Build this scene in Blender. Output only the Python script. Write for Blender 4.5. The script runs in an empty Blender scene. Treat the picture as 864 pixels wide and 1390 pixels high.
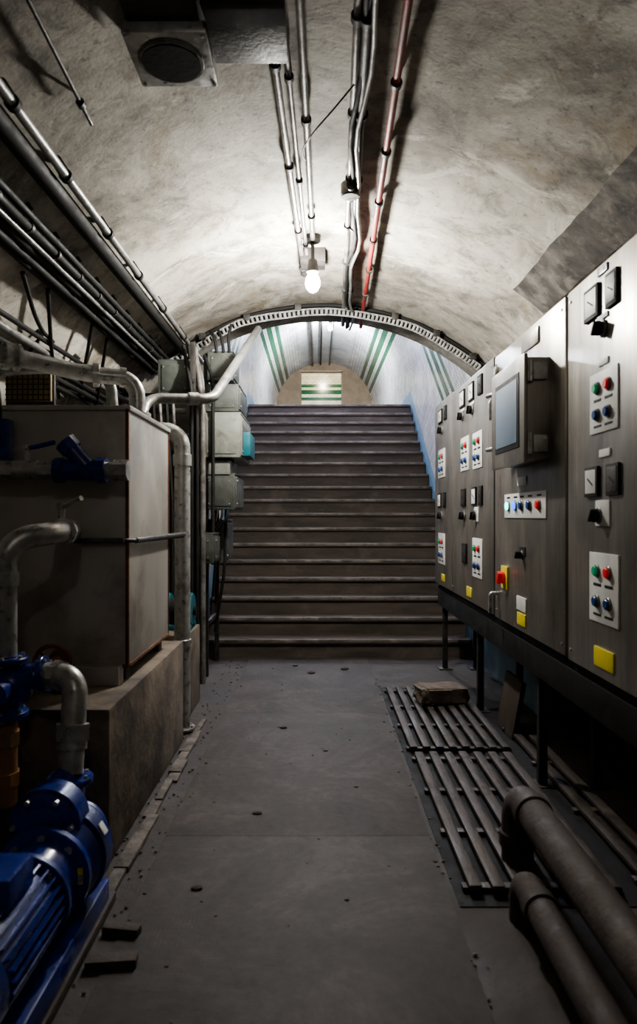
import bpy, bmesh, math, random
from mathutils import Vector, Matrix, Euler
random.seed(7)
S = bpy.context.scene
V = Vector

# ------------------------------------------------------------------ materials
def new_mat(name):
    m = bpy.data.materials.new(name); m.use_nodes = True
    nt = m.node_tree; nt.nodes.clear()
    out = nt.nodes.new('ShaderNodeOutputMaterial')
    p = nt.nodes.new('ShaderNodeBsdfPrincipled')
    nt.links.new(p.outputs[0], out.inputs[0])
    return m, nt, p

def noise(nt, vec, scale, detail=6, rough=.6, dist=0.0):
    n = nt.nodes.new('ShaderNodeTexNoise')
    n.inputs['Scale'].default_value = scale
    n.inputs['Detail'].default_value = detail
    n.inputs['Roughness'].default_value = rough
    n.inputs['Distortion'].default_value = dist
    nt.links.new(vec, n.inputs['Vector'])
    return n.outputs['Fac']

def ramp(nt, fac, stops, interp='LINEAR'):
    r = nt.nodes.new('ShaderNodeValToRGB')
    r.color_ramp.interpolation = interp
    els = r.color_ramp.elements
    while len(els) < len(stops): els.new(0.5)
    for e, (pos, c) in zip(els, stops):
        e.position = pos
        e.color = (c, c, c, 1) if isinstance(c, (int, float)) else (*c, 1)
    nt.links.new(fac, r.inputs[0])
    return r.outputs[0]

def mix(nt, mode, a, b, fac=1.0):
    m = nt.nodes.new('ShaderNodeMix'); m.data_type = 'RGBA'; m.blend_type = mode
    if isinstance(fac, (int, float)): m.inputs[0].default_value = fac
    else: nt.links.new(fac, m.inputs[0])
    for s, v in ((6, a), (7, b)):
        if isinstance(v, tuple): m.inputs[s].default_value = (*v, 1)
        else: nt.links.new(v, m.inputs[s])
    return m.outputs[2]

def bump(nt, p, h, strength=.3, dist=.01):
    b = nt.nodes.new('ShaderNodeBump')
    b.inputs['Strength'].default_value = strength
    b.inputs['Distance'].default_value = dist
    nt.links.new(h, b.inputs['Height']); nt.links.new(b.outputs[0], p.inputs['Normal'])

def coords(nt, scale=(1, 1, 1), kind='Object', rot=(0, 0, 0)):
    tc = nt.nodes.new('ShaderNodeTexCoord'); mp = nt.nodes.new('ShaderNodeMapping')
    mp.inputs['Scale'].default_value = scale
    mp.inputs['Rotation'].default_value = rot
    nt.links.new(tc.outputs[kind], mp.inputs[0])
    return mp.outputs[0]

def surf(name, c1, c2, scale=8, rough=.6, metal=0.0, bstr=.2, stretch=(1, 1, 1), grime=None, gscale=2.5, gamt=(.45, .65), rvar=.15, bdist=.01, spec=.5):
    m, nt, p = new_mat(name)
    vec = coords(nt, stretch)
    n1 = noise(nt, vec, scale)
    col = ramp(nt, n1, [(.35, c1), (.65, c2)])
    if grime:
        n2 = noise(nt, coords(nt), gscale, 8, .65, .3)
        f = ramp(nt, n2, [(gamt[0], 0.0), (gamt[1], 1.0)])
        col = mix(nt, 'MIX', col, grime, f)
    nt.links.new(col, p.inputs['Base Color'])
    nr = ramp(nt, n1, [(.3, max(0, rough - rvar)), (.7, min(1, rough + rvar))])
    nt.links.new(nr, p.inputs['Roughness'])
    p.inputs['Metallic'].default_value = metal
    p.inputs['Specular IOR Level'].default_value = spec
    if bstr: bump(nt, p, noise(nt, vec, scale * 4), bstr, bdist)
    return m

def emis(name, col, st):
    m, nt, p = new_mat(name)
    p.inputs['Base Color'].default_value = (*col, 1)
    p.inputs['Emission Color'].default_value = (*col, 1)
    p.inputs['Emission Strength'].default_value = st
    return m

M = {}
m, nt, p = new_mat('vault_plaster')
vc = coords(nt)
a = ramp(nt, noise(nt, vc, 1.1, 9, .68, .5), [(.32, (.13, .115, .095)), (.43, (.28, .255, .215)), (.52, (.44, .41, .355)), (.66, (.57, .54, .48))])
b_ = ramp(nt, noise(nt, vc, 4.5, 10, .74, .6), [(.36, .36), (.50, .90), (.7, 1.0)])
c_ = mix(nt, 'MULTIPLY', a, b_, .85)
st = ramp(nt, noise(nt, coords(nt, (1, .5, 1)), 2.3, 8, .75, 1.2), [(.53, 0.0), (.67, .7)])
c_ = mix(nt, 'MIX', c_, (.23, .175, .105), st)
wt = ramp(nt, noise(nt, coords(nt, (1, 1.3, 1)), 1.7, 9, .72, .8), [(.57, 0.0), (.63, .6)])
c_ = mix(nt, 'MIX', c_, (.66, .63, .57), wt)
spk = ramp(nt, noise(nt, vc, 26, 5, .65), [(.31, .30), (.41, 1.0)])
c_ = mix(nt, 'MULTIPLY', c_, spk, .7)
nt.links.new(c_, p.inputs['Base Color']); p.inputs['Roughness'].default_value = .8
hh = mix(nt, 'MIX', noise(nt, vc, 5, 8, .6), noise(nt, vc, 60, 3, .6), .2)
bump(nt, p, hh, .3, .022)
M['vault'] = m

M['wall'] = surf('wall_concrete', (.12, .11, .095), (.24, .22, .19), 3, .9, 0, .4, grime=(.06, .05, .042), gscale=1.2)
M['endwall'] = surf('end_wall_render', (.20, .145, .09), (.29, .22, .14), 4, .9, 0, .3)
M['floor'] = surf('floor_concrete', (.026, .021, .018), (.058, .048, .041), 3.5, .75, 0, .5, grime=(.09, .075, .064), gscale=1.6, gamt=(.5, .8))
m, nt, p = new_mat('floor_tread_plate')
vc = coords(nt)
base = ramp(nt, noise(nt, vc, 1.6, 11, .76, .5), [(.3, (.024, .0195, .017)), (.5, (.052, .043, .037)), (.70, (.108, .091, .079))])
wv = nt.nodes.new('ShaderNodeTexChecker'); wv.inputs['Scale'].default_value = 95
nt.links.new(coords(nt, rot=(0, 0, .785)), wv.inputs[0])
fn = ramp(nt, noise(nt, vc, 22, 6, .7), [(.35, .72), (.6, 1.0)])
base = mix(nt, 'MULTIPLY', base, fn, 1.0)
nt.links.new(base, p.inputs['Base Color']); p.inputs['Roughness'].default_value = .72
hb = mix(nt, 'MIX', wv.outputs['Fac'], noise(nt, vc, 9, 8, .7), .8)
bump(nt, p, hb, .45, .006)
M['plate'] = m
M['stair'] = surf('stair_stone', (.042, .033, .026), (.095, .076, .062), 5, .8, 0, .4, stretch=(.35, 1, 1.6), grime=(.145, .12, .098), gscale=2.2, gamt=(.55, .8))
M['nosing'] = surf('stair_nosing', (.060, .050, .041), (.17, .148, .126), 10, .5, .1, .5, stretch=(.6, 1, 1), grime=(.25, .22, .19), gscale=4, gamt=(.5, .7))
M['concrete'] = surf('plinth_concrete', (.11, .086, .064), (.21, .17, .13), 4, .9, 0, .5, grime=(.05, .039, .03), gscale=3)
M['kerb'] = surf('kerb_concrete', (.055, .046, .04), (.19, .168, .147), 14, .9, 0, .6)
M['patch'] = surf('dark_patch', (.048, .044, .04), (.115, .105, .096), 6, .8, 0, .5, grime=(.23, .21, .19), gscale=5, gamt=(.50, .70))
M['galv'] = surf('galvanised_steel', (.32, .32, .31), (.50, .50, .49), 22, .36, .55, .1, grime=(.18, .16, .14), gscale=6, gamt=(.52, .75))
M['galvdull'] = surf('dull_galvanised_steel', (.18, .18, .175), (.29, .29, .28), 22, .42, .5, .1, grime=(.10, .09, .08), gscale=6, gamt=(.5, .75))
M['conduit'] = surf('conduit_steel', (.15, .145, .14), (.28, .27, .26), 20, .42, .5, .1, grime=(.09, .075, .062), gscale=5)
M['red'] = surf('red_conduit', (.20, .016, .013), (.34, .03, .025), 12, .55, 0, .1, grime=(.13, .03, .02))
M['tank'] = surf('tank_steel', (.36, .34, .31), (.51, .49, .45), 2.0, .42, .3, .08, grime=(.22, .185, .15), gscale=2.0, gamt=(.5, .72), stretch=(1, 1, .6))
M['rust'] = surf('rust', (.10, .040, .018), (.24, .10, .045), 18, .85, .1, .5, grime=(.05, .025, .015))
M['rustpipe'] = surf('rusty_pipe', (.040, .030, .025), (.074, .057, .047), 12, .75, .1, .4, grime=(.105, .085, .07), gscale=7, gamt=(.55, .8))
M['orange'] = surf('orange_primer', (.24, .11, .035), (.33, .165, .06), 10, .6, 0, .2, grime=(.16, .10, .05), gscale=6)
M['blue'] = surf('blue_enamel', (.010, .028, .19), (.014, .042, .28), 5, .28, .0, .05, grime=(.012, .018, .07), gscale=4, gamt=(.45, .7))
M['black'] = surf('black_rubber', (.008, .008, .008), (.018, .017, .016), 10, .7, 0, .1, spec=.25)
M['darkmetal'] = surf('dark_metal', (.024, .022, .020), (.055, .050, .046), 12, .55, .4, .2)
M['greybox'] = surf('grey_enamel', (.18, .19, .17), (.24, .25, .225), 5, .5, 0, .05, grime=(.11, .10, .085), gscale=5)
M['greybox2'] = surf('dark_grey_enamel', (.060, .068, .060), (.092, .102, .092), 5, .5, 0, .05, grime=(.04, .037, .032), gscale=5)
M['teal'] = surf('teal_plastic', (.01, .10, .13), (.02, .15, .18), 6, .45, 0, .03)
M['white'] = surf('white_plate', (.60, .60, .58), (.70, .70, .68), 8, .5, 0, 0)
M['yellow'] = surf('yellow_label', (.62, .52, .04), (.74, .64, .07), 8, .5, 0, 0)
M['grating'] = surf('grating_slats', (.045, .036, .031), (.100, .082, .071), 14, .6, .35, .4, stretch=(1, .5, 1), grime=(.03, .024, .02), gscale=4)
M['wood'] = surf('old_board', (.035, .025, .018), (.065, .047, .034), 8, .8, 0, .3, stretch=(1, 1, .2))
M['stone'] = surf('rubble_stone', (.08, .062, .048), (.17, .138, .108), 14, .9, 0, .8)
M['debris'] = surf('debris', (.025, .02, .017), (.07, .06, .05), 30, .9, 0, .3)
M['bluepaint'] = surf('pale_blue_paint', (.15, .24, .30), (.23, .34, .41), 3, .55, 0, .15, grime=(.08, .10, .11), gscale=2, gamt=(.5, .75))
M['mesh'] = surf('ochre_mesh', (.16, .12, .05), (.21, .165, .08), 8, .6, .2, .1)
m, nt, p = new_mat('cabinet_stainless')
vs = coords(nt, (1, 1, .06))
a = ramp(nt, noise(nt, vs, 26, 5, .7), [(.3, (.26, .24, .212)), (.7, (.37, .345, .308))])
g = ramp(nt, noise(nt, coords(nt, (1, 1, .45)), 3.0, 8, .65, .4), [(.35, .55), (.6, 1.0)])
a = mix(nt, 'MULTIPLY', a, g, .8)
nt.links.new(a, p.inputs['Base Color'])
p.inputs['Metallic'].default_value = .6
nt.links.new(ramp(nt, noise(nt, vs, 9), [(.3, .26), (.7, .44)]), p.inputs['Roughness'])
M['steel'] = m
def tile_mat(name, top):
    m, nt, p = new_mat(name)
    uv = coords(nt, (1, 1, 1), 'UV')
    sep = nt.nodes.new('ShaderNodeSeparateXYZ'); nt.links.new(uv, sep.inputs[0])
    dv = nt.nodes.new('ShaderNodeMath'); dv.operation = 'DIVIDE'; nt.links.new(sep.outputs[1], dv.inputs[0]); dv.inputs[1].default_value = 5
    W = (.84, .84, .83); G = (.012, .13, .07); BL = (.16, .27, .36)
    col = ramp(nt, dv.outputs[0], [(0, BL), (.22/5, W), (1.50/5, G), (1.60/5, W), (1.68/5, G), (1.82/5, W), (1.90/5, G), (2.0/5, W), (2.45/5, top)], 'CONSTANT')
    br = nt.nodes.new('ShaderNodeTexBrick')
    br.inputs['Scale'].default_value = 1; br.inputs['Brick Width'].default_value = .15; br.inputs['Row Height'].default_value = .075
    br.inputs['Mortar Size'].default_value = .004; br.inputs['Color1'].default_value = (1, 1, 1, 1); br.inputs['Color2'].default_value = (.82, .82, .82, 1)
    br.inputs['Mortar'].default_value = (.25, .25, .25, 1)
    nt.links.new(uv, br.inputs['Vector'])
    tilemask = ramp(nt, dv.outputs[0], [(0, 0.0), (.22/5, 1.0), (2.45/5, 0.0)], 'CONSTANT')
    c2 = mix(nt, 'MULTIPLY', col, br.outputs['Color'], tilemask)
    gr = ramp(nt, noise(nt, coords(nt), 2.5, 8, .7, .4), [(.34, .5), (.56, 1.0)])
    c2 = mix(nt, 'MULTIPLY', c2, gr, .6)
    nt.links.new(c2, p.inputs['Base Color'])
    nt.links.new(ramp(nt, dv.outputs[0], [(0, .6), (.22/5, .2), (2.45/5, .9)], 'CONSTANT'), p.inputs['Roughness'])
    return m
M['tiles'] = tile_mat('wall_tiles', (.76, .74, .69))
M['tiles_far'] = tile_mat('far_wall_tiles', (.70, .60, .30))  # yellow top colour paints the passage's warm glow onto the wall

M['screen'] = emis('panel_screen', (.13, .17, .22), .14)
M['ind_red'] = emis('indicator_red', (.7, .02, .015), .15)
M['ind_green'] = emis('indicator_green', (.01, .30, .14), .2)
M['ind_cyan'] = emis('indicator_cyan', (.05, .9, .75), 4)
M['ind_blue'] = emis('indicator_blue', (.02, .12, .9), 3)
M['ind_dblue'] = surf('button_blue', (.015, .06, .22), (.02, .09, .30), 8, .3, 0, 0)
M['bulb'] = emis('bulb_glow', (1.0, .97, .90), 2100)
M['bulb_up'] = emis('bulb_glow_cool', (.68, .70, 1.0), 1900)
M['bulb_hi'] = emis('bulb_glow_white', (.84, .90, 1.0), 5200)
M['bulb_warm'] = emis('bulb_glow_warm', (1.0, .90, .66), 1300)
M['bulb_near'] = emis('bulb_glow_near', (1.0, .94, .86), 215)

# ------------------------------------------------------------------ builder
def fillet(pts, r):
    pts = [V(q) for q in pts]
    if r <= 0 or len(pts) < 3: return pts
    out = [pts[0]]
    for i in range(1, len(pts) - 1):
        a, b, c = pts[i-1], pts[i], pts[i+1]
        d1 = (a - b); d2 = (c - b)
        k = min(r, d1.length * .48, d2.length * .48)
        p0 = b + d1.normalized() * k; p2 = b + d2.normalized() * k
        for j in range(9):
            t = j / 8
            w = .75
            den = (1-t)**2 + 2*w*t*(1-t) + t*t
            out.append((p0*(1-t)**2 + b*2*w*t*(1-t) + p2*t*t) / den)
    out.append(pts[-1])
    return out

class B:
    def __init__(s, name):
        s.name = name; s.bm = bmesh.new(); s.mats = []
    def mi(s, k):
        if k not in s.mats: s.mats.append(k)
        return s.mats.index(k)
    def add(s, tb, k):
        i = s.mi(k)
        for f in tb.faces: f.material_index = i
        me = bpy.data.meshes.new('t'); tb.to_mesh(me); tb.free()
        s.bm.from_mesh(me); bpy.data.meshes.remove(me)
    def box(s, lo, hi, k, bev=0, rot=None):
        lo = V(lo); hi = V(hi); c = (lo + hi) / 2; d = hi - lo
        tb = bmesh.new()
        bmesh.ops.create_cube(tb, size=1, matrix=Matrix.Diagonal((abs(d.x), abs(d.y), abs(d.z), 1)))
        if bev: bmesh.ops.bevel(tb, geom=tb.edges[:], offset=bev, segments=2, affect='EDGES', profile=.6)
        mt = Matrix.Translation(c)
        if rot: mt = mt @ Euler(rot).to_matrix().to_4x4()
        bmesh.ops.transform(tb, matrix=mt, verts=tb.verts)
        s.add(tb, k); return s
    def cyl(s, p0, p1, r, k, r2=None, seg=24, bev=0):
        p0 = V(p0); p1 = V(p1); d = p1 - p0
        tb = bmesh.new()
        bmesh.ops.create_cone(tb, cap_ends=True, segments=seg, radius1=r, radius2=r if r2 is None else r2, depth=d.length)
        if bev:
            es = [e for e in tb.edges if abs(e.verts[0].co.z - e.verts[1].co.z) < 1e-6]
            bmesh.ops.bevel(tb, geom=es, offset=bev, segments=3, affect='EDGES')
        q = d.to_track_quat('Z', 'Y').to_matrix().to_4x4()
        bmesh.ops.transform(tb, matrix=Matrix.Translation((p0+p1)/2) @ q, verts=tb.verts)
        s.add(tb, k); return s
    def ball(s, c, r, k, sc=(1, 1, 1), seg=20):
        tb = bmesh.new()
        bmesh.ops.create_uvsphere(tb, u_segments=seg, v_segments=max(8, seg//2), radius=r, matrix=Matrix.Translation(V(c)) @ Matrix.Diagonal((*sc, 1)))
        s.add(tb, k); return s
    def tube(s, pts, r, k, fil=0.0, seg=14):
        P = fillet(pts, fil)
        P2 = [P[0]]
        for q in P[1:]:
            if (q - P2[-1]).length > 1e-5: P2.append(q)
        P = P2
        tb = bmesh.new(); rings = []
        t = (P[1] - P[0]).normalized()
        n = t.orthogonal().normalized()
        for i, q in enumerate(P):
            if i == 0: tt = (P[1]-P[0]).normalized()
            elif i == len(P)-1: tt = (P[-1]-P[-2]).normalized()
            else: tt = ((P[i+1]-q).normalized() + (q-P[i-1]).normalized()).normalized()
            n = (n - tt * n.dot(tt)).normalized(); bn = tt.cross(n)
            rings.append([tb.verts.new(q + (n*math.cos(a) + bn*math.sin(a))*r) for a in [2*math.pi*j/seg for j in range(seg)]])
        for i in range(len(rings)-1):
            for j in range(seg):
                tb.faces.new((rings[i][j], rings[i][(j+1)%seg], rings[i+1][(j+1)%seg], rings[i+1][j]))
        tb.faces.new(rings[0][::-1]); tb.faces.new(rings[-1])
        s.add(tb, k); return s
    def raw(s, vs, fs, k):
        tb = bmesh.new(); vv = [tb.verts.new(q) for q in vs]
        for f in fs: tb.faces.new([vv[i] for i in f])
        s.add(tb, k); return s
    def done(s, center=True, recalc=True):
        me = bpy.data.meshes.new(s.name)
        if recalc: bmesh.ops.recalc_face_normals(s.bm, faces=s.bm.faces[:])
        if center:
            xs = [v.co for v in s.bm.verts]
            c = V(((min(v.x for v in xs)+max(v.x for v in xs))/2, (min(v.y for v in xs)+max(v.y for v in xs))/2, min(v.z for v in xs)))
            bmesh.ops.translate(s.bm, verts=s.bm.verts, vec=-c)
        else: c = V((0, 0, 0))
        for f in s.bm.faces: f.smooth = True
        s.bm.to_mesh(me); s.bm.free()
        for k in s.mats: me.materials.append(M[k])
        me.set_sharp_from_angle(angle=math.radians(38))
        o = bpy.data.objects.new(s.name, me); o.location = c
        S.collection.objects.link(o)
        return o

# ------------------------------------------------------------------ shell: lower tunnel
CX, CZ, R = .05, 1.06, 2.28
Y0, Y1 = -3.0, 7.0
def vp(th, y, r=R): return (CX + r*math.sin(th), y, CZ + r*math.cos(th))
def vault(name, t0, t1, n, mat, y0=Y0, y1=Y1, r=R, jag=0):
    vs = []; fs = []; ny = 20 if not jag else 60
    for j in range(ny+1):
        for i in range(n+1):
            e = jag*(math.sin(j*.37+i)+.6*math.sin(j*.9+i*2)+random.uniform(-.3, .3)) if i in (0, n) else 0
            vs.append(vp(t0+(t1-t0)*i/n+e, y0+(y1-y0)*j/ny, r))
    for j in range(ny):
        for i in range(n):
            a = j*(n+1)+i; fs.append((a, a+1, a+n+2, a+n+1))
    return B(name).raw(vs, fs, mat).done(False, False)
tf = math.acos(-CZ/R)
vault('ceiling', -math.radians(76), math.radians(76), 80, 'vault')
vault('wall_left', -tf, -math.radians(76), 20, 'wall')
vault('wall_right', math.radians(76), tf, 20, 'wall')
vault('ceiling_repair_strip', math.radians(34.3), math.radians(41), 6, 'patch', 1.2, 4.75, R-.012, .0022)
B('floor').box((-2.1, Y0, -.1), (2.2, Y1, 0), 'floor').done(False)

SX0, SX1 = -1.135, 1.535; SC = .2; SW = 1.335
def strip_wall(name, xa, xb, zlo, zhi, y, mat, n=30):
    vs = []; fs = []
    for i in range(n+1):
        x = xa+(xb-xa)*i/n
        vs += [(x, y, zlo(x)), (x, y, zhi(x))]
    for i in range(n): fs.append((2*i, 2*i+2, 2*i+3, 2*i+1))
    return B(name).raw(vs, fs, mat).done(False, False)
vz = lambda x: CZ + math.sqrt(max(0, R*R-(x-CX)**2))
vlo = lambda x: max(0, CZ - math.sqrt(max(0, R*R-(x-CX)**2))) if abs(x-CX) > 2.0 else 0
strip_wall('wall_head_left', CX-R, SX0, vlo, vz, Y1, 'wall')
strip_wall('wall_head_right', SX1, CX+R, vlo, vz, Y1, 'bluepaint')
cr0 = 4.2
sz0 = lambda x: cr0 - SW + math.sqrt(max(0, SW*SW-(x-SC)**2))
strip_wall('wall_head_top', SX0, SX1, vz, sz0, Y1, 'vault')
strip_wall('wall_back', CX-R, CX+R, vlo, vz, Y0, 'wall')

# ------------------------------------------------------------------ stair tunnel
NST, RISE, TREAD, YS = 18, .179, .27, 6.9
YT = YS + (NST-1)*TREAD
ZT = NST*RISE
YE = 19.0
def fz(y): return 0 if y < YS else min(ZT, (y-YS)*RISE/TREAD+RISE)
def cz(y):
    if y <= 7: return cr0
    if y < 11: return cr0 + (5.55-cr0)*(y-7)/4
    return 5.55
ys = [7.0+ i*.4 for i in range(10)]+[11, 11.49]+[12+i*.7 for i in range(10)]+[YE]
me = bpy.data.meshes.new('stair_tunnel'); bm = bmesh.new(); uvl = bm.loops.layers.uv.new('UVMap')
rows = []
for y in ys:
    f = fz(y); c = cz(y); sp = c-SW
    L = [(SX0, f-.6, -.6)] + [(SX0, f+(sp-f)*i/6, (sp-f)*i/6) for i in range(7)]
    for i in range(1, 40):
        a = math.pi*i/40
        arc = SW*min(a, math.pi-a)
        L.append((SC-SW*math.cos(a), sp+SW*math.sin(a), sp-f+arc))
    L += [(SX1, f+(sp-f)*i/6, (sp-f)*i/6) for i in range(6, -1, -1)] + [(SX1, f-.6, -.6)]
    rows.append([(bm.verts.new((x, y, z)), y, v) for x, z, v in L])
for j in range(len(rows)-1):
    for i in range(len(rows[0])-1):
        q = [rows[j][i], rows[j][i+1], rows[j+1][i+1], rows[j+1][i]]
        fc = bm.faces.new([t[0] for t in q]); fc.smooth = True
        for lp, t in zip(fc.loops, q): lp[uvl].uv = (t[1], t[2])
bm.to_mesh(me); bm.free(); me.materials.append(M['tiles'])
o = bpy.data.objects.new('wall_stair_tunnel', me); S.collection.objects.link(o)

b = B('staircase')
for i in range(NST):
    y = YS + i*TREAD; z = (i+1)*RISE
    y2 = y + TREAD + .02 if i < NST-1 else y+.3
    b.box((SX0+.012, y, max(0, z-RISE-.12)), (SX1-.012, y2, z-.035), 'stair')
    b.box((SX0+.012, y-.028, z-.04), (SX1-.012, y2, z), 'stair', .006)
    b.box((SX0+.03, y-.032, z-.026), (SX1-.03, y+.035, z+.003), 'nosing', .004)
b.done()
B('floor_upper_landing').box((SX0, YT+.3, ZT-.15), (SX1, YE+4, ZT), 'floor').done(False)

DX0, DX1, DZ = -.46, .70, 5.33
czz = 5.55
b = B('wall_end')
def arcz(x): return czz-SW+math.sqrt(max(0, SW*SW-(x-SC)**2))
def ew(xa, xb, zl, n=14):
    vs = []; fs = []
    for i in range(n+1):
        x = xa+(xb-xa)*i/n; vs += [(x, YE-.02, zl), (x, YE-.02, max(zl, arcz(x)))]
    for i in range(n): fs.append((2*i, 2*i+2, 2*i+3, 2*i+1))
    b.raw(vs, fs, 'endwall')
ew(SX0, DX0, ZT); ew(DX1, SX1, ZT); ew(DX0, DX1, DZ)
b.done(False, False)
b = B('door_1')
b.box((DX0, YE+.0, ZT), (DX0+.04, YE+.12, DZ), 'endwall').box((DX1-.04, YE, ZT), (DX1, YE+.12, DZ), 'endwall').box((DX0, YE, DZ-.04), (DX1, YE+.12, DZ), 'endwall')
b.done()
def tilebox():
    bm = bmesh.new(); uvl = bm.loops.layers.uv.new('UVMap')
    x0, x1, y0, y1, z0, z1 = -1.4, 1.8, YE, YE+3.2, ZT, ZT+2.9
    def q(vs, uvs):
        f = bm.faces.new([bm.verts.new(v) for v in vs])
        for l, u in zip(f.loops, uvs): l[uvl].uv = u
    o_ = -.33; T_ = 2.9 - .33
    q([(x0, y1, z0), (x1, y1, z0), (x1, y1, z1), (x0, y1, z1)], [(x0, o_), (x1, o_), (x1, T_), (x0, T_)])
    q([(x0, y0, z0), (x0, y1, z0), (x0, y1, z1), (x0, y0, z1)], [(y0, o_), (y1, o_), (y1, T_), (y0, T_)])
    q([(x1, y0, z0), (x1, y1, z0), (x1, y1, z1), (x1, y0, z1)], [(y0, o_), (y1, o_), (y1, T_), (y0, T_)])
    q([(x0, y0, z1), (x1, y0, z1), (x1, y1, z1), (x0, y1, z1)], [(0, 3), (0, 3), (0, 3.1), (0, 3.1)])
    me = bpy.data.meshes.new('wall_far_passage'); bm.to_mesh(me); bm.free(); me.materials.append(M['tiles_far'])
    o = bpy.data.objects.new('wall_far_passage', me); S.collection.objects.link(o)
tilebox()

# ------------------------------------------------------------------ lights (bulb fittings)
def lamp(name, x, y, ztop, drop, mk, br=.045):
    b = B(name)
    b.cyl((x, y, ztop), (x, y, ztop-.05), .055, 'darkmetal', bev=.008)
    b.cyl((x, y, ztop-.05), (x, y, ztop-drop+.10), .013, 'darkmetal')
    b.cyl((x, y, ztop-drop+.13), (x, y, ztop-drop+.04), .03, 'darkmetal', r2=.042, bev=.004)
    b.ball((x, y, ztop-drop-.03), br, mk, (1, 1, 1.35), 20)
    return b.done()
lamp('pendant_bulb_lamp', -.03, 4.85, vz(-.03)+.005, .30, 'bulb', .05)
lamp('pendant_bulb_lamp', .15, 9.3, cz(9.3)+.0, .25, 'bulb_up')
lamp('pendant_bulb_lamp', .28, 14.6, 5.555, .20, 'bulb_hi')
lamp('pendant_bulb_lamp', .2, 20.6, ZT+2.905, .3, 'bulb_warm')
lamp('pendant_bulb_lamp', .1, -.6, vz(.1)+.005, .30, 'bulb_near')

# ------------------------------------------------------------------ ceiling conduits
def run(name, p0, p1, r, mat, clamps=(), cm='darkmetal', cs=.03):
    b = B(name); p0 = V(p0); p1 = V(p1)
    b.tube([p0, p1], r, mat)
    d = (p1-p0)
    for t in clamps:
        q = p0 + d*t
        up = V((CX - q.x, 0, CZ - q.z)).normalized() * -1
        b.cyl(q - V((0, .014, 0)), q + V((0, .014, 0)), r+.009, cm)
        ln = R - V((q.x-CX, 0, q.z-CZ)).length
        b.cyl(q, q + up*(ln+.005), cs*.5, cm, seg=12)
    return b.done()
def onv(th, y, off): return vp(math.radians(th), y, R-off)
cl = [i/9+.03 for i in range(9)]
run('conduit_shadow', onv(-32.0, .5, .09), onv(-32.5, 6.9, .09), .020, 'galvdull', [ (y-.5)/6.4 for y in (1.4, 2.0, 2.57, 3.12, 3.75, 4.4, 5.1, 5.9)], 'black', .05)
run('conduit_shadow', onv(-34.2, .5, .07), onv(-34.4, 6.9, .07), .042, 'black')  # black tube standing in for the wide shadow beside the thin conduit
run('conduit_shadow', (-.185, 2.65, 3.29), (-.10, 5.5, 3.29), .017, 'conduit', (.1, .4, .7, .95))
run('conduit_shadow', (-.135, 2.4, 3.29), (-.065, 5.5, 3.29), .012, 'conduit', (.2, .5, .8))
run('conduit_shadow', (-.085, 1.2, 3.295), (-.03, 4.80, 3.30), .016, 'conduit', (.15, .35, .6, .9))
run('conduit_shadow', (.12, 1.2, 3.28), (.255, 6.9, 3.28), .018, 'conduit', cl)
run('conduit_shadow', (.155, 1.2, 3.27), (.30, 6.9, 3.27), .022, 'darkmetal', cl)
run('red_ceiling_conduit', (.30, 1.2, 3.27), (.43, 6.9, 3.26), .017, 'red', [i/10+.02 for i in range(10)])
b = B('ceiling_cable')
pts = []
for i in range(30):
    y = 1.4+i*.19
    pts.append((.165+.028*(y-1.4)+.022*math.sin(y*3.1)+.010*math.sin(y*7), y, 3.235+.01*math.sin(y*5)))
b.tube(pts, .011, 'galvdull'); b.tube([(q[0]-.03, q[1], q[2]+.02) for q in pts], .012, 'black'); b.done()
b = B('ceiling_junction_box')
b.cyl((.19, 4.0, 3.30), (.19, 4.0, 3.22), .055, 'conduit', bev=.006).cyl((.19, 3.92, 3.25), (.19, 4.08, 3.25), .026, 'conduit').done()
b = B('ceiling_junction_box')
b.box((-.12, 5.05, 3.24), (.06, 5.25, 3.345), 'darkmetal', .008).done()
run('thin_ceiling_conduit', (-.90, 1.5, 3.06), (-.95, 2.95, 3.05), .008, 'darkmetal', (.3, .9), cs=.014)
b = B('loose_cable'); b.tube([(.16, 3.0, 3.25), (.08, 3.05, 3.18), (-.02, 3.2, 3.15), (-.08, 3.5, 3.22), (-.06, 3.7, 3.28)], .004, 'black', .1, 8).done()

b = B('left_cable_tray')
for k, (th, off, r, mt) in enumerate([(-38.5, .07, .018, 'black'), (-39.6, .09, .020, 'black'), (-40.6, .10, .012, 'galvdull'), (-41.4, .07, .022, 'black'), (-42.6, .08, .018, 'black'), (-43.3, .05, .02, 'black'), (-40.2, .045, .022, 'black')]):
    pts = []
    for i in range(33):
        y = .5+i*.18
        o_ = .012*math.sin(i*1.7+k*2) if mt == 'black' else 0
        pts.append(onv(th, y, off+o_))
    b.tube(pts, r, mt)
for i in range(18):
    y = .55+i*.34
    b.tube([V(onv(-38, y, .0)), V(onv(-38, y, .035)), V(onv(-43.4, y, .035)), V(onv(-43.4, y, .0))], .012, 'darkmetal', seg=8)
    b.cyl(onv(-39.6, y-.012, .09), onv(-39.6, y+.012, .09), .027, 'darkmetal', seg=12)
b.done()
b = B('left_cable_tray')
for k, (th, off, r, mt) in enumerate([(-52, .08, .022, 'galvdull'), (-53.8, .08, .018, 'black'), (-55, .09, .018, 'black'), (-50.5, .07, .016, 'black'), (-56.3, .07, .02, 'black')]):
    b.tube([onv(th, .8+i*.3, off+(.012*math.sin(i*2.1+k) if mt == 'black' else 0)) for i in range(20)], r, mt)
for i in range(9):
    y = 1+i*.65
    b.tube([onv(-50, y, 0), onv(-50, y, .04), onv(-56, y, .04), onv(-56, y, 0)], .014, 'darkmetal', seg=8)
b.done()
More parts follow.
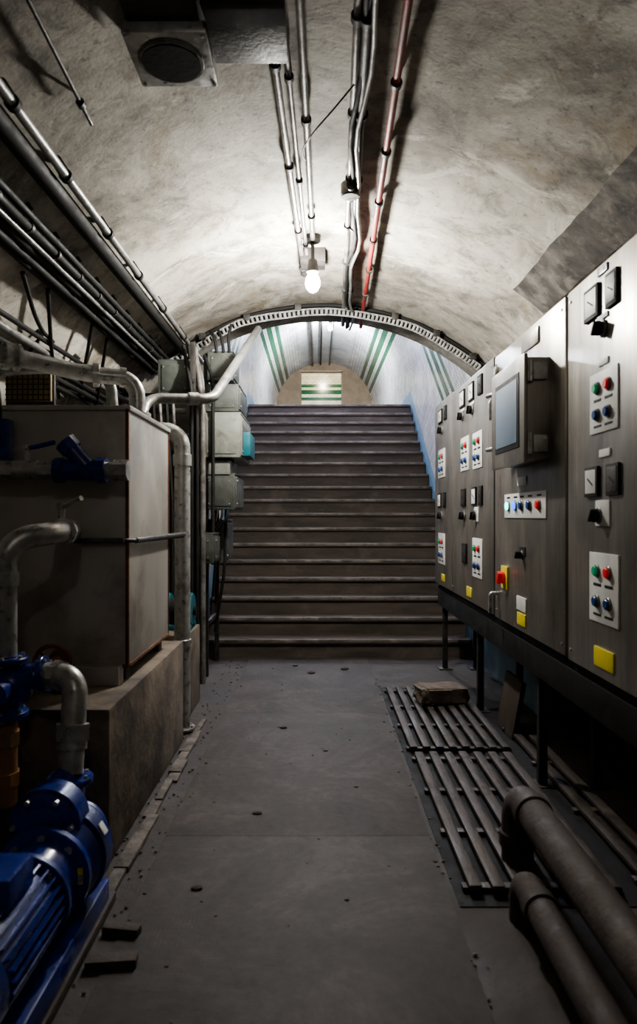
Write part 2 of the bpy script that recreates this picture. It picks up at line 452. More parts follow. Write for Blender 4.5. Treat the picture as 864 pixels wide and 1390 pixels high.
for (a, c, ya, yb) in [(-44.5, -50, 3.6, 4.4), (-43, -56, 4.6, 5.3), (-56, -66, 3.2, 3.9), (-44, -60, 5.0, 5.9), (-44, -58, 3.9, 5.0)]:
    B('draped_cable').tube([onv(a, ya, .05), onv((a+c)/2-2, (ya+yb)/2, .11), onv(c, yb, .05)], .012, 'black', .3).done()

b = B('arch_cable_tray'); yy = 6.3
ths = [-41, -30, -20, -9, 2, 12, 22, 31, 40]
offs = [.02, .055, .02, .05, .045, .05, .03, .05, .04]
P = []
for i in range(len(ths)-1):
    for j in range(10):
        t = j/10; P.append((ths[i]+(ths[i+1]-ths[i])*t, offs[i]*(1-t)+offs[i+1]*t))
P.append((ths[-1], offs[-1]))
b.tube([onv(t, yy, o_+.03) for t, o_ in P], .008, 'galv', seg=8)
b.tube([onv(t, yy, o_+.085) for t, o_ in P], .008, 'galv', seg=8)
for i, (t, o_) in enumerate(P):
    b.tube([onv(t, yy, o_+.03), onv(t, yy, o_+.085)], .013, 'galv', seg=8)
b.tube([onv(t, yy+.05, o_+.04+.01*math.sin(t*.7)) for t, o_ in P], .022, 'black')
b.tube([onv(t, yy+.06, o_*.3+.015) for t, o_ in P], .02, 'black')
for i in range(0, len(P), 11):
    t, o_ = P[i]
    b.box((onv(t, yy, .05)[0]-.03, yy-.02, onv(t, yy, .05)[2]-.03), (onv(t, yy, .05)[0]+.03, yy+.1, onv(t, yy, .05)[2]+.03), 'darkmetal', .005)
b.tube([onv(40, yy+.03, .06), onv(46, yy+.05, .05), onv(54, yy+.1, .06)], .025, 'black')
b.done()

b = B('ceiling_speaker')
b.box((-.68, 2.30, 3.16), (-.42, 2.76, 3.30), 'darkmetal', .01)
b.box((-.70, 2.49, 3.12), (-.395, 2.81, 3.165), 'galv', .008)
b.cyl((-.548, 2.645, 3.122), (-.548, 2.645, 3.108), .125, 'conduit', bev=.005)
b.cyl((-.548, 2.645, 3.112), (-.548, 2.645, 3.104), .110, 'black')
for xx in (-.685, -.41):
    for y_ in (2.51, 2.79): b.cyl((xx, y_, 3.125), (xx, y_, 3.114), .008, 'galv', seg=8)
b.done()
b = B('ceiling_duct_box')
b.box((-.375, 2.40, 3.16), (-.125, 2.66, 3.30), 'darkmetal', .008)
b.box((-.39, 2.39, 3.13), (-.11, 2.68, 3.165), 'darkmetal', .004)
b.box((-.72, 2.02, 3.17), (-.10, 2.28, 3.24), 'black', .01)
b.tube([(-.40, 2.45, 3.2), (-.385, 2.6, 3.19), (-.36, 2.66, 3.2)], .012, 'black')
b.done()

b = B('upper_ceiling_conduit'); b.tube([(-.12, 11.2, 5.47), (-.12, 18.95, 5.47)], .025, 'conduit').done()
b = B('upper_ceiling_conduit'); b.tube([(.1, 11.2, 5.5), (.1, 18.95, 5.5)], .02, 'darkmetal').done()
b = B('upper_ceiling_conduit'); b.tube([(.33, 11.2, 5.49), (.33, 18.95, 5.49)], .02, 'conduit').done()

# ------------------------------------------------------------------ control cabinets
XF = 1.1
def cabinet(y0, y1, z0, z1, dep=.42):
    b = B('control_cabinet')
    b.box((XF+.02, y0+.006, z0), (XF+dep, y1-.006, z1), 'steel', .006)
    b.box((XF, y0+.012, z0+.01), (XF+.022, y1-.012, z1-.01), 'steel', .008)
    return b
def plate(b, y, z, w, h, k, t=.006, x=XF, bev=.002): b.box((x-t, y-w/2, z-h/2), (x+.004, y+w/2, z+h/2), k, bev)
def button(b, y, z, k, r=.021, x=XF, p=.024):
    b.cyl((x, y, z), (x-p*.55, y, z), r*1.25, 'galvdull', bev=.003)
    b.cyl((x-p*.5, y, z), (x-p, y, z), r, k, bev=.005)
def meter(b, y, z, w=.13, h=.12, face='white'):
    plate(b, y, z, w, h, 'black', .012, bev=.003)
    if face:
        plate(b, y, z, w*.80, h*.78, face, .014)
        b.box((XF-.016, y-w*.25, z-.004), (XF-.012, y+w*.2, z+.002), 'black', rot=(.5, 0, 0))
def knob(b, y, z, r=.022):
    b.cyl((XF, y, z), (XF-.012, y, z), r*1.25, 'galvdull', bev=.003)
    b.cyl((XF-.012, y, z), (XF-.034, y, z), r, 'black', bev=.004)
    b.box((XF-.044, y-.006, z-r), (XF-.03, y+.006, z+r), 'black', .002, rot=(.6, 0, 0))
def panel4(b, y, z, w=.25, h=.25):
    plate(b, y, z, w, h, 'white')
    button(b, y-w*.2, z+h*.24, 'ind_red'); button(b, y+w*.2, z+h*.24, 'ind_green')
    button(b, y-w*.2, z-h*.2, 'ind_dblue'); button(b, y+w*.2, z-h*.2, 'ind_dblue')
    for s_ in (-1, 1): plate(b, y+s_*w*.2, z+h*.04, w*.28, .012, 'black', .0075); plate(b, y+s_*w*.2, z-h*.39, w*.28, .010, 'black', .0075)
def vent_screws(b, y0, y1, z0, z1):
    for yq in (y0+.05, y1-.05):
        for zq in (z0+.06, z1-.06): b.cyl((XF+.002, yq, zq), (XF-.005, yq, zq), .007, 'galv', seg=10)

b = cabinet(2.02, 3.085, .76, 2.385)
vent_screws(b, 2.02, 3.085, .76, 2.385)
plate(b, 2.69, 2.345, .09, .03, 'ind_dblue'); plate(b, 2.69, 2.345, .05, .012, 'white', .008)
meter(b, 2.79, 2.245, .14, .13); meter(b, 2.60, 2.245, .10, .13, 'darkmetal')
knob(b, 2.69, 2.12, .028); plate(b, 2.69, 2.165, .10, .02, 'white')
plate(b, 2.68, 1.99, .09, .025, 'white')
panel4(b, 2.68, 1.84, .26, .235)
plate(b, 2.67, 1.64, .10, .03, 'white')
meter(b, 2.79, 1.535, .13, .12); meter(b, 2.59, 1.535, .11, .12, 'darkmetal')
plate(b, 2.69, 1.41, .13, .10, 'white'); knob(b, 2.72, 1.40, .026)
panel4(b, 2.68, 1.12, .27, .27)
plate(b, 2.68, .85, .18, .075, 'yellow')
meter(b, 2.25, 1.84, .2, .2)
b.done()
b = cabinet(3.095, 4.345, .765, 2.385)
vent_screws(b, 3.095, 4.345, .765, 2.385)
b.box((.985, 3.30, 1.665), (1.105, 3.88, 2.15), 'steel', .008)
b.box((.970, 3.285, 1.65), (.990, 3.895, 2.165), 'steel', .006)
b.box((.966, 3.36, 1.73), (.972, 3.80, 2.09), 'black', .002)
b.box((.963, 3.385, 1.755), (.968, 3.775, 2.065), 'screen', .001)
for zz in (2.08, 1.74): b.cyl((1.0, 3.277, zz-.05), (1.0, 3.277, zz+.05), .014, 'galv').box((1.0, 3.275, zz-.04), (1.08, 3.30, zz+.04), 'galv', .003)
for zz in (2.09, 1.78): b.tube([(1.04, 3.90, zz), (1.0, 3.98, zz), (.985, 4.05, zz)], .013, 'galv', .03)
plate(b, 3.72, 1.455, .74, .135, 'white')
for yy_, k in ((4.00, 'ind_cyan'), (3.86, 'ind_blue'), (3.74, 'ind_dblue'), (3.60, 'ind_dblue'), (3.45, 'ind_red')): button(b, yy_, 1.455, k, .024); plate(b, yy_, 1.502, .07, .01, 'black', .0075)
plate(b, 3.75, 1.585, .16, .045, 'white')
plate(b, 3.74, 1.21, .10, .05, 'darkmetal'); knob(b, 3.74, 1.19, .02)
plate(b, 4.08, 1.04, .13, .13, 'yellow', .012); b.cyl((XF-.01, 4.08, 1.04), (XF-.035, 4.08, 1.04), .036, 'ind_red', bev=.006); b.box((XF-.052, 4.065, 1.005), (XF-.03, 4.095, 1.075), 'ind_red', .004, rot=(.5, 0, 0))
plate(b, 3.76, .925, .17, .075, 'white'); plate(b, 3.76, .842, .15, .065, 'yellow')
plate(b, 4.22, 2.19, .08, .03, 'white')
b.cyl((XF, 4.27, 2.28), (XF-.02, 4.27, 2.28), .03, 'galv', bev=.004)
for zz in (.93, 2.1): b.tube([(XF+.005, 4.25, zz), (XF-.05, 4.25, zz), (XF-.05, 4.25, zz-.12)], .012, 'galv', .02)
plate(b, 3.6, 2.30, .28, .08, 'steel', .01)
b.done()
b = cabinet(4.355, 5.705, .77, 2.40)
vent_screws(b, 4.355, 5.705, .77, 2.40)
meter(b, 5.28, 2.28, .17, .13); meter(b, 4.97, 2.28, .15, .13); meter(b, 4.70, 2.28, .13, .13, 'darkmetal')
for yy_ in (5.28, 4.95): knob(b, yy_, 2.15, .03); plate(b, yy_, 2.195, .13, .02, 'white')
panel4(b, 5.2, 1.86, .28, .25); panel4(b, 4.79, 1.85, .28, .25)
meter(b, 5.24, 1.535, .15, .13, 'darkmetal'); meter(b, 4.88, 1.535, .13, .13); meter(b, 4.69, 1.535, .10, .13, 'darkmetal')
knob(b, 5.22, 1.40, .03); plate(b, 4.82, 1.41, .13, .1, 'white'); knob(b, 4.84, 1.40, .03)
panel4(b, 4.79, 1.11, .29, .27); meter(b, 5.2, 1.12, .15, .15, 'darkmetal')
plate(b, 5.05, .85, .16, .07, 'yellow'); b.done()
b = cabinet(5.715, 6.53, .77, 2.42)
meter(b, 6.22, 2.28, .18, .12); meter(b, 5.98, 2.28, .1, .12, 'darkmetal'); knob(b, 6.15, 2.15, .03)
panel4(b, 6.17, 1.86, .30, .25)
meter(b, 6.25, 1.535, .15, .13); meter(b, 6.02, 1.535, .12, .13, 'darkmetal'); knob(b, 6.17, 1.4, .03)
panel4(b, 6.17, 1.11, .30, .27); plate(b, 6.1, .86, .14, .06, 'yellow'); b.done()

b = B('cabinet_support_frame')
for x in (1.15, 1.47):
    b.box((x-.02, 1.95, .715), (x+.025, 6.55, .758), 'black', .003)
for y in (2.3, 3.64, 5.02, 6.4):
    for x in (1.17, 1.45):
        b.box((x-.022, y-.022, 0), (x+.022, y+.022, .72), 'darkmetal', .003)
        b.box((x-.06, y-.06, 0), (x+.06, y+.06, .01), 'darkmetal', .003)
    b.box((1.15, y-.02, .66), (1.47, y+.02, .715), 'black', .003)
b.box((1.12, 1.95, .58), (1.15, 6.5, .72), 'black', .003)
b.done()
b = B('under_cabinet_cables')
for k in range(7):
    b.tube([(1.19+.035*k, 2.0+.27*j, .625+.010*math.sin(j*1.3+k*2.2)+.010*(k % 3)) for j in range(17)], .016, 'black')
for y in (2.6, 2.75, 3.2, 4.2, 4.4, 5.5):
    b.tube([(1.22, y, .71), (1.2, y, .62), (1.2, y+.2, .60)], .014, 'black', .06)
b.done()
B('leaning_board').box((1.24, 4.35, .0), (1.27, 4.72, .36), 'wood', .003, rot=(0, .18, 0)).done()

b = B('wall_pier_right'); b.box((1.545, 4.9, 0), (1.62, 7.0, 1.0), 'bluepaint').done(False)
b = B('dark_backdrop'); b.box((1.62, 1.9, .0), (1.80, 4.88, .62), 'black', .01)  # black ribbed block added to darken the gap under the cabinets
for y in (2.4, 3.1, 3.8, 4.5): b.box((1.61, y-.01, 0), (1.82, y+.01, .63), 'darkmetal')
b.done()

# ------------------------------------------------------------------ floor
b = B('floor_tread_plate')
for (y0, y1) in ((-.5, 1.2), (1.202, 3.052), (3.054, 4.952), (4.954, 6.86)):
    b.box((-.66, y0, 0), (.49, y1, .004), 'plate', .001)
b.done()
b = B('floor_kerb')
y = 1.6
while y < 4.75:
    L_ = random.uniform(.08, .3)
    b.box((-.80+random.uniform(-.010, .010), y, -.002), (-.742+random.uniform(-.016, .010), y+L_+.02, .018+random.uniform(-.006, .008)), 'kerb', .006, rot=(0, 0, random.uniform(-.03, .03)))
    y += L_
b.done()
b = B('floor_debris')
def rock(b, c, r, k, sc=(1, 1, .6)):
    tb = bmesh.new(); bmesh.ops.create_icosphere(tb, subdivisions=2, radius=r)
    for v in tb.verts: v.co = V((v.co.x*sc[0], v.co.y*sc[1], v.co.z*sc[2])) * random.uniform(.78, 1.12)
    mz = min(v.co.z for v in tb.verts)
    bmesh.ops.translate(tb, verts=tb.verts, vec=V(c)-V((0, 0, mz)))
    b.add(tb, k)
for (x, y, r) in [(-.28, 3.28, .018), (-.22, 4.6, .02), (-.05, 6.2, .028), (.25, 6.35, .03), (-.2, 6.5, .02), (-.45, 2.62, .018), (.05, 4.15, .012), (.2, 3.6, .01)]:
    rock(b, (x, y, .003), r, 'debris', (1.3, 1, .35))
for i in range(240):
    rx = random.uniform(-.75, .5); ry = random.uniform(1.7, 6.8)
    if random.random() < .75: rx = random.choice((random.gauss(-.70, .03), random.gauss(-.815, .02), random.gauss(.50, .025)))
    rock(b, (rx, ry, .002), random.uniform(.003, .008), random.choice(('debris', 'stone')), (1.2, 1, .5))
b.done()

def grate(x0, x1, y0, y1, n):
    b = B('floor_grating')
    for i in range(n):
        x = x0+(x1-x0)*(i+.5)/n; w = (x1-x0)/n*.60/2
        b.box((x-w, y0+random.uniform(0, .015), .020), (x+w, y1-random.uniform(0, .015), .046), 'grating', .011)
    ny = 4
    for j in range(ny):
        y = y0+.06+(y1-y0-.12)*j/(ny-1)
        b.box((x0, y-.02, .004), (x1, y+.02, .024), 'grating', .003)
    return b.done()
B('floor_black_sheet').box((.51, 2.5, .001), (1.40, 5.68, .004), 'black').done()  # thin black sheet laid under the slats
grate(.53, 1.15, 4.10, 5.58, 8)
grate(.54, 1.13, 2.55, 4.04, 7)
grate(1.20, 1.38, 2.60, 4.6, 2)
b = B('stone_block'); rng = random.Random(3)
tb = bmesh.new(); bmesh.ops.create_cube(tb, size=1); bmesh.ops.bevel(tb, geom=tb.edges[:], offset=.12, segments=1, affect='EDGES')
bmesh.ops.subdivide_edges(tb, edges=tb.edges[:], cuts=2, use_grid_fill=True)
for v in tb.verts:
    v.co = V((v.co.x*.36, v.co.y*.22, v.co.z*.12)) * rng.uniform(.92, 1.07)
bmesh.ops.transform(tb, matrix=Matrix.Translation((.90, 5.1, .107)) @ Euler((0, .04, .25)).to_matrix().to_4x4(), verts=tb.verts)
b.add(tb, 'stone'); b.done()

def flange(b, c, ax, r, t, k, bolts=6, bk='galv'):
    c = V(c); ax = V(ax).normalized()
    b.cyl(c-ax*t/2, c+ax*t/2, r, k, bev=min(.003, t*.2))
    n = ax.orthogonal().normalized(); bn = ax.cross(n)
    for i in range(bolts):
        a = 2*math.pi*i/bolts
        q = c+(n*math.cos(a)+bn*math.sin(a))*r*.8
        b.cyl(q-ax*(t*.5+.008), q+ax*(t*.5+.008), r*.09, bk, seg=6)
b = B('rusty_floor_pipe'); b.tube([(.80, -1.5, .31), (.79, 2.76, .31), (.79, 2.76, 0)], .062, 'rustpipe', .13, 24)
b.cyl((.79, 2.54, .31), (.79, 2.60, .31), .070, 'rustpipe', bev=.004).cyl((.79, 2.76, .10), (.79, 2.76, .16), .070, 'rustpipe', bev=.004).done()
b = B('rusty_floor_pipe'); b.tube([(.71, -1.5, .14), (.715, 2.42, .14), (.715, 2.42, 0)], .050, 'rustpipe', .11, 24)
b.cyl((.715, 2.22, .14), (.715, 2.28, .14), .058, 'rustpipe', bev=.004).done()

# ------------------------------------------------------------------ left side: plinth, tank
b = B('concrete_plinth'); b.box((-1.95, 2.80, 0), (-.83, 4.35, .625), 'concrete', .012).done()
b = B('concrete_block'); b.box((-1.25, 4.80, 0), (-.885, 5.30, .58), 'concrete', .01).done()
b = B('steel_water_tank')
x0, x1, y0, y1, z0, z1 = -1.72, -.875, 3.25, 4.12, .70, 1.90
b.box((x0, y0, z0), (x1, y1, z1), 'tank', .006)
for (xa, ya) in ((x1, y0), (x1, y1), (x0, y0)): b.box((xa-.012, ya-.012, z0), (xa+.004, ya+.004, z1), 'rust', .003)
b.box((x0-.01, y0-.012, z1-.012), (x1+.012, y1+.012, z1+.012), 'tank', .004)
b.box((x1-.004, y0, z0-.004), (x1+.006, y1, z0+.012), 'rust', .002)
b.box((x0, y0-.006, z0-.004), (x1, y0+.004, z0+.010), 'rust', .002)
for ya in (y0+.06, y1-.12):
    b.box((x0, ya, .625), (x1-.03, ya+.08, z0), 'darkmetal', .004)
b.box((-1.12, 3.18, .625), (-.90, 3.26, .71), 'tank', .004)
b.done()

b = B('galvanised_downpipe')
b.tube([(-1.35, 4.55, 1.955), (-.875, 4.55, 1.955), (-.875, 4.55, 0)], .052, 'galv', .12, 24)
flange(b, (-.875, 4.55, .02), (0, 0, 1), .085, .02, 'galv'); b.cyl((-.875, 4.55, 1.72), (-.875, 4.55, 1.80), .060, 'galv', bev=.004)
b.cyl((-.875, 4.55, .55), (-.875, 4.55, .6), .060, 'galv', bev=.004)
b.done()
b = B('galvanised_overhead_pipe')
b.tube([(-1.75, 3.15, 2.19), (-1.45, 3.42, 2.17), (-1.2, 3.6, 2.13), (-.945, 3.68, 2.12), (-.945, 3.68, 1.915)], .042, 'galv', .10, 22)
flange(b, (-.945, 3.68, 1.93), (0, 0, 1), .07, .02, 'galv')
flange(b, (-1.14, 3.62, 2.127), (1, .3, 0), .062, .035, 'galv', 0); flange(b, (-1.50, 3.375, 2.172), (1, .9, 0), .068, .03, 'galv', 6); flange(b, (-1.46, 3.411, 2.171), (1, .9, 0), .068, .02, 'galv', 0)
b.cyl((-1.03, 3.655, 2.123), (-1.0, 3.665, 2.122), .052, 'galv')
b.done()
b = B('galvanised_overhead_pipe')
b.tube([(-1.85, 3.75, 2.16), (-1.50, 3.78, 2.20), (-1.14, 3.86, 2.20), (-1.12, 3.86, 1.915)], .030, 'galvdull', .12, 18)
flange(b, (-1.12, 3.86, 1.925), (0, 0, 1), .055, .018, 'galvdull')
b.done()
b = B('galvanised_overhead_pipe')
b.tube([(-1.02, 4.0, 1.915), (-1.02, 4.2, 2.105), (-.66, 4.42, 2.135), (-.52, 6.2, 3.05)], .032, 'galvdull', .09, 20)
b.cyl((-.80, 4.335, 2.124), (-.74, 4.37, 2.129), .040, 'galv', bev=.003)
b.done()
b = B('mesh_guard')
for i in range(9): b.cyl((-1.78+.03*i, 4.02, 2.06), (-1.78+.03*i, 4.02, 2.28), .003, 'black', seg=6)
for i in range(8): b.cyl((-1.79, 4.02, 2.065+.03*i), (-1.53, 4.02, 2.065+.03*i), .003, 'black', seg=6)
b.box((-1.79, 4.025, 2.06), (-1.53, 4.05, 2.28), 'mesh', .003); b.box((-1.80, 4.05, 1.915), (-1.52, 4.08, 2.29), 'darkmetal', .003); b.done()
b = B('blue_isolator_box'); b.box((-1.50, 3.16, 1.66), (-1.40, 3.235, 1.84), 'blue', .008).box((-1.47, 3.13, 1.72), (-1.43, 3.165, 1.78), 'black', .004).tube([(-1.45, 3.2, 1.84), (-1.45, 3.2, 1.95), (-1.5, 3.25, 2.05)], .01, 'black', .04, 8).done()

b = B('braided_hose'); b.tube([(-1.12, 3.215, 1.285), (-.86, 3.215, 1.285), (-.850, 3.5, 1.28), (-.856, 4.48, 1.27)], .011, 'darkmetal', .06, 10)
for i in range(24):
    b.cyl((-1.12+i*.01, 3.215, 1.285), (-1.115+i*.01, 3.215, 1.285), .0135, 'galvdull', seg=10)
for i in range(40):
    y = 3.3+i*.03
    b.cyl((-.852, y, 1.283), (-.852, y+.012, 1.283), .0145, 'galvdull', seg=10)
b.done()

def lever(b, c, ax, k='galv', ln=.12, up=.06):
    c = V(c); ax = V(ax)
    b.cyl(c, c+V((0, 0, up)), .014, 'galv')
    b.cyl(c+V((0, 0, up-.01)), c+V((0, 0, up+.012)), .02, 'galv', seg=6)
    b.tube([c+V((0, 0, up)), c+V((0, 0, up))+ax*.03, c+V((0, 0, up+.02))+ax*ln], .011, k, .01, 10)
b = B('strainer_valve_assembly')
yq = 3.08; zq = 1.60
b.cyl((-1.62, yq, zq), (-1.12, yq, zq), .030, 'galv')
b.cyl((-1.40, yq, zq), (-1.33, yq, zq), .042, 'galv', seg=6); b.cyl((-1.33, yq, zq), (-1.22, yq, zq), .045, 'galv', bev=.008); b.cyl((-1.22, yq, zq), (-1.15, yq, zq), .04, 'galv', seg=6)
lever(b, (-1.275, yq, zq+.03), (1, -.2, 0), 'blue', .13, .07)
b.cyl((-1.15, yq, zq), (-.93, yq, zq), .046, 'blue', bev=.006)
b.cyl((-1.15, yq, zq), (-1.11, yq, zq), .056, 'blue', seg=8); b.cyl((-.965, yq, zq), (-.925, yq, zq), .056, 'blue', seg=8)
b.cyl((-1.0, yq, zq), (-1.085, yq-.01, zq+.10), .040, 'blue', bev=.004); b.cyl((-1.072, yq-.01, zq+.088), (-1.105, yq-.015, zq+.125), .048, 'blue', seg=8)
b.cyl((-.925, yq, zq), (-.895, yq, zq), .036, 'galv'); b.cyl((-.895, yq, zq), (-.83, yq, zq), .046, 'galv', seg=6)
b.tube([(-.90, yq, zq), (-.90, 3.25, zq)], .02, 'galv')
b.tube([(-1.5, yq, zq), (-1.5, 3.25, zq)], .025, 'galv')
b.done()
b = B('galvanised_inlet_pipe')
b.tube([(-1.14, 3.25, 1.335), (-1.0, 2.72, 1.335), (-1.16, 2.60, 1.31), (-1.16, 2.60, .878)], .044, 'galv', .10, 22)
b.cyl((-1.09, 3.05, 1.335), (-1.065, 2.96, 1.335), .058, 'galv', seg=8); b.cyl((-1.04, 2.87, 1.335), (-1.018, 2.79, 1.335), .058, 'galv', seg=8)
b.cyl((-1.065, 2.96, 1.335), (-1.04, 2.87, 1.335), .052, 'galv', bev=.01)
lever(b, (-1.05, 2.88, 1.37), (.9, -.5, .1), 'galv', .11, .07)
b.cyl((-1.16, 2.60, 1.19), (-1.16, 2.60, 1.14), .055, 'galv', seg=8)
b.done()
b = B('blue_gate_valve')
flange(b, (-1.16, 2.60, .865), (0, 0, 1), .085, .022, 'blue'); flange(b, (-1.16, 2.60, .665), (0, 0, 1), .085, .022, 'blue')
b.cyl((-1.16, 2.60, .66), (-1.16, 2.60, .86), .055, 'blue'); b.ball((-1.14, 2.60, .765), .085, 'blue', (1, .9, 1))
b.cyl((-1.14, 2.60, .79), (-1.02, 2.60, .81), .048, 'blue', bev=.005); flange(b, (-1.012, 2.60, .812), (1, 0, .15), .068, .02, 'blue')
b.cyl((-1.14, 2.55, .765), (-1.14, 2.46, .765), .045, 'blue', bev=.005)
b.cyl((-1.14, 2.46, .765), (-1.14, 2.42, .765), .02, 'galv')
b.cyl((-1.16, 2.60, .655), (-1.16, 2.60, .33), .046, 'orange'); b.cyl((-1.16, 2.60, .60), (-1.16, 2.60, .55), .055, 'orange', seg=8); b.cyl((-1.16, 2.6, .45), (-1.16, 2.6, .40), .055, 'orange', seg=8)
b.cyl((-1.16, 2.60, .33), (-1.16, 2.60, 0), .05, 'rustpipe')
b.done()
b = B('galvanised_discharge_pipe')
b.tube([(-.995, 2.585, .815), (-.875, 2.54, .815), (-.87, 2.47, .49)], .044, 'galv', .09, 22)
b.cyl((-.872, 2.505, .655), (-.872, 2.495, .60), .060, 'galv', seg=8); b.cyl((-.872, 2.495, .60), (-.871, 2.488, .57), .052, 'galv'); b.cyl((-.96, 2.57, .815), (-.935, 2.56, .815), .056, 'galv', seg=8)
b.done()
b = B('rusty_handwheel_valve'); c = V((-1.12, 2.98, .74))
b.tube([c+V((.075*math.cos(a), -.02, .055+.075*math.sin(a)-.02)) for a in [2*math.pi*i/20 for i in range(21)]], .010, 'rust', seg=8)
for a in (0.3, 2.4, 4.5): b.tube([c+V((0, -.02, .035)), c+V((.075*math.cos(a), -.02, .035+.075*math.sin(a)))], .007, 'rust', seg=8)
b.cyl(c+V((0, -.03, .035)), c+V((0, .12, .035)), .02, 'rust'); b.cyl(c+V((0, .08, -.115)), c+V((0, .08, .04)), .035, 'rustpipe').ball(c+V((0, .08, .03)), .05, 'rust')
b.done()

# blue pump
b = B('blue_water_pump')
ax, az = -.86, .27
b.cyl((ax, 2.28, az), (ax, 2.42, az), .165, 'blue', bev=.03, seg=40)
b.cyl((ax, 2.22, az), (ax, 2.29, az), .125, 'blue', r2=.155, seg=36)
b.cyl((ax, 2.42, az), (ax, 2.50, az), .09, 'blue', bev=.01); flange(b, (ax, 2.51, az), (0, 1, 0), .11, .025, 'blue')
b.tube([(ax-.09, 2.36, az+.02), (ax-.06, 2.38, az+.14), (ax-.01, 2.46, az+.20)], .06, 'blue', .05, 18)
b.cyl((ax-.01, 2.46, az+.12), (ax-.01, 2.47, az+.20), .052, 'blue'); flange(b, (ax-.01, 2.47, az+.20), (0, 0, 1), .078, .022, 'blue')
flange(b, (ax, 2.20, az), (0, 1, 0), .15, .03, 'blue', 8)
b.cyl((ax, 2.06, az), (ax, 2.20, az), .10, 'blue', r2=.12)
flange(b, (ax, 2.05, az), (0, 1, 0), .14, .025, 'blue', 8)
b.cyl((ax, 1.66, az), (ax, 2.04, az), .112, 'blue', bev=.01, seg=36)
for i in range(28):
    a = 2*math.pi*i/28
    d = V((math.cos(a), 0, math.sin(a)))
    q = V((ax, 1.86, az))+d*.118
    b.box(q-V((.003, .17, .014)), q+V((.003, .17, .014)), 'blue', rot=(0, -a+math.pi/2, 0))
b.cyl((ax, 1.56, az), (ax, 1.68, az), .132, 'blue', bev=.02, seg=36)
b.cyl((ax, 1.555, az), (ax, 1.565, az), .08, 'darkmetal', seg=30)
b.box((ax-.07, 1.80, az+.10), (ax+.07, 1.96, az+.19), 'blue', .012)
b.cyl((ax-.02, 2.24, az+.13), (ax-.02, 2.38, az+.13), .115, 'blue', bev=.025, seg=34)
b.cyl((ax-.02, 2.225, az+.13), (ax-.02, 2.25, az+.13), .07, 'blue', bev=.01, seg=30)
for i in range(6):
    a = i*math.pi/3; b.cyl((ax-.02+.092*math.cos(a), 2.23, az+.13+.092*math.sin(a)), (ax-.02+.092*math.cos(a), 2.25, az+.13+.092*math.sin(a)), .009, 'galv', seg=6)
b.box((ax+.142, 2.325, az+.065), (ax+.147, 2.36, az+.105), 'white', .001, rot=(0, -.54, 0))
b.box((ax+.10, 2.181, az-.02), (ax+.13, 2.186, az+.03), 'yellow')
b.box((ax-.12, 1.65, .03), (ax+.12, 2.5, .11), 'blue', .01); b.box((ax-.15, 1.6, 0), (ax+.13, 2.55, .035), 'rustpipe', .006)
b.done()
b = B('blue_water_pump')
ax2 = -1.22
b.cyl((ax2, 1.95, .27), (ax2, 2.35, .27), .15, 'blue', bev=.02, seg=36); flange(b, (ax2, 1.94, .27), (0, 1, 0), .165, .025, 'blue', 8)
b.cyl((ax2, 2.15, .40), (ax2, 2.15, .50), .06, 'blue'); flange(b, (ax2, 2.15, .51), (0, 0, 1), .09, .02, 'blue')
b.box((ax2-.12, 1.95, 0), (ax2+.12, 2.35, .14), 'blue', .01)
b.done()
b = B('timber_offcuts'); b.box((-.715, 2.15, .0), (-.56, 2.20, .03), 'rustpipe', .003, rot=(0, 0, .1)); b.box((-.715, 2.32, 0), (-.59, 2.36, .03), 'rustpipe', .003, rot=(0, 0, -.15)); b.done()

# ------------------------------------------------------------------ left electrical rack
b = B('electrical_equipment_rack')
for y in (5.45, 6.1, 6.75):
    b.box((-.985, y-.02, 0), (-.945, y+.02, 2.75), 'darkmetal', .003)
for z in (.45, 1.0, 1.35, 1.75, 2.1, 2.45):
    b.box((-.985, 5.4, z-.02), (-.955, 6.8, z+.02), 'darkmetal', .003)
    b.box((-1.75, 6.08, z-.015), (-.955, 6.11, z+.015), 'darkmetal')
def ebox(x0, x1, y0, y1, z0, z1, k):
    b.box((x0, y0, z0), (x1, y1, z1), k, .008)
    b.box((x1-.004, y0+.02, z0+.02), (x1+.012, y1-.02, z1-.02), k, .005)
    b.box((x0-.0, y0+.01, z1-.0), (x1+.005, y1, z1+.012), k, .003)
    for zz in (z0+.05, z1-.05): b.cyl((x1+.01, y0+.05, zz), (x1+.02, y0+.05, zz), .008, 'galv', seg=10)
    b.box((x0+.03, y0-.006, z0+.03), (x1-.03, y0+.002, z1-.03), k, .003)
    for zz in (z0+.05, z1-.05):
        for xx in (x0+.045, x1-.045): b.cyl((xx, y0-.004, zz), (xx, y0-.010, zz), .006, 'galv', seg=8)
ebox(-.94, -.63, 5.75, 6.55, 1.88, 2.24, 'greybox')
b.box((-.63, 5.85, 1.90), (-.56, 6.3, 2.10), 'teal', .008)
b.box((-.628, 5.80, 1.96), (-.615, 6.4, 2.16), 'greybox2', .005)
ebox(-.94, -.68, 5.8, 6.4, 1.45, 1.74, 'greybox2')
b.box((-.92, 5.79, 1.74), (-.72, 6.3, 1.86), 'greybox', .01)
ebox(-.94, -.66, 5.9, 6.5, 2.28, 2.50, 'greybox2')
ebox(-.94, -.72, 6.0, 6.4, 2.56, 2.80, 'greybox2')
ebox(-1.25, -.99, 5.5, 5.8, 2.35, 2.62, 'greybox2')
ebox(-.94, -.80, 6.1, 6.6, 1.0, 1.35, 'greybox2')
ebox(-.94, -.82, 5.55, 5.85, 1.02, 1.25, 'greybox2')
ebox(-1.3, -1.0, 5.45, 5.7, 1.2, 1.9, 'darkmetal')
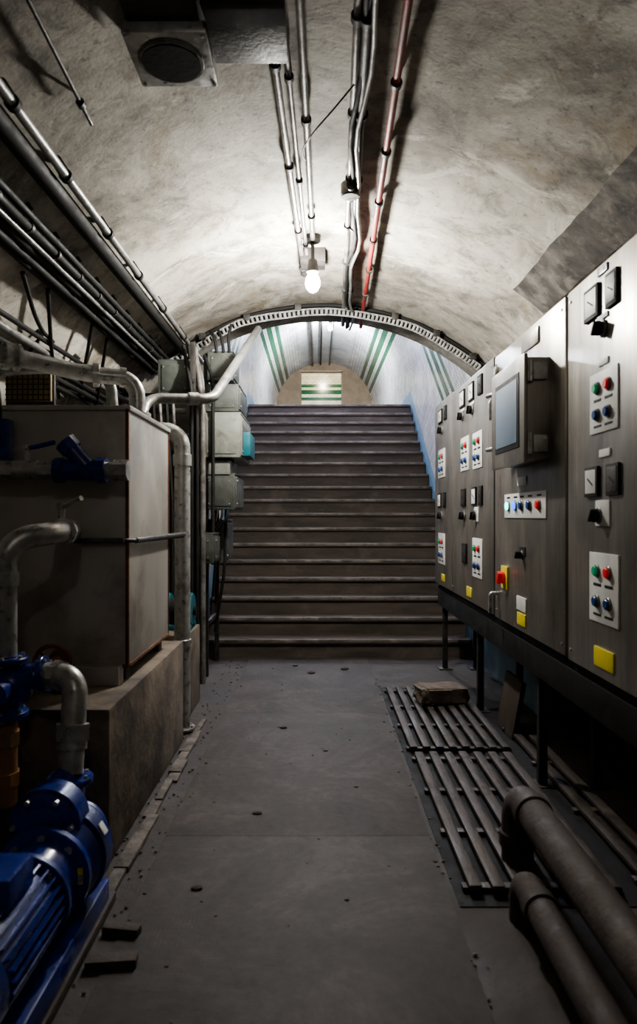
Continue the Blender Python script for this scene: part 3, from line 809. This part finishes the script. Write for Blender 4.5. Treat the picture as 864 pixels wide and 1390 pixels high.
for k, (x, y) in enumerate(((-.925, 5.40), (-.885, 5.42), (-.96, 5.36), (-.90, 5.55), (-.85, 5.72))):
    b.tube([(x, y, .1 if k < 3 else 1.0), (x, y, 2.2+.08*k), (x-.1, y+.2, 2.75)], .015 if k != 1 else .024, 'conduit' if k % 2 else 'black', .08, 10)
for (xa, za, xb, zb) in ((-.85, 1.45, -.9, .7), (-.78, 1.45, -.88, .4), (-.72, 1.9, -.76, 1.72), (-.8, 2.8, -.85, 3.0), (-.86, 2.8, -.92, 3.0), (-.8, 2.52, -.82, 2.6), (-.75, 2.8, -.74, 3.05)):
    b.tube([(xa, 6.0, za), (xa-.01, 5.98, (za+zb)/2), (xb, 6.05, zb)], .013, 'black', .1, 8)
for i in range(5):
    b.tube([(-.74-.04*i, 5.78, 1.46), (-.74-.04*i, 5.75, 1.38), (-.90-.01*i, 5.8, 1.2), (-.93, 5.9, .5-.05*i)], .010, 'black', .08, 8)
b.done()
b = B('cable_rack_frame')
b.box((-1.32, 5.36, 0), (-1.28, 5.40, 2.3), 'darkmetal', .003).box((-1.62, 5.36, 0), (-1.58, 5.40, 2.3), 'darkmetal', .003)
for z in (.8, 1.3, 1.8, 2.2): b.box((-1.75, 5.34, z-.02), (-1.0, 5.36, z+.02), 'darkmetal', .003)
for i in range(6): b.tube([(-1.05-.05*i, 5.32, .1), (-1.05-.05*i, 5.32, 1.5), (-1.1-.05*i, 5.33, 2.3)], .014, 'black' if i % 2 else 'conduit', .1, 8)
b.done()
b = B('teal_hose_reel')
b.cyl((-.98, 5.10, .71), (-.90, 5.10, .71), .13, 'teal', bev=.01).cyl((-1.06, 5.10, .71), (-.98, 5.10, .71), .09, 'black').cyl((-1.14, 5.10, .71), (-1.06, 5.10, .71), .13, 'teal', bev=.01)
b.box((-1.14, 4.98, .58), (-.90, 5.22, .62), 'teal', .008).cyl((-.90, 5.10, .71), (-.88, 5.10, .71), .035, 'black'); b.done()

# ------------------------------------------------------------------ camera, world
cam = bpy.data.cameras.new('camera'); co = bpy.data.objects.new('camera', cam); S.collection.objects.link(co)
co.location = (0, 0, 1.4); co.rotation_euler = (math.radians(90), 0, 0)
cam.sensor_fit = 'VERTICAL'; cam.sensor_height = 36; cam.sensor_width = 24
cam.lens = 950*36/1390
cam.shift_x = 2/1390; cam.shift_y = 5/1390
cam.clip_start = .05
cam.dof.use_dof = True; cam.dof.focus_distance = 7; cam.dof.aperture_fstop = 3.2
S.camera = co
w = bpy.data.worlds.new('world'); S.world = w; w.use_nodes = True
w.node_tree.nodes['Background'].inputs[0].default_value = (.02, .02, .024, 1)
w.node_tree.nodes['Background'].inputs[1].default_value = .3
S.view_settings.look = 'AgX - Medium High Contrast'
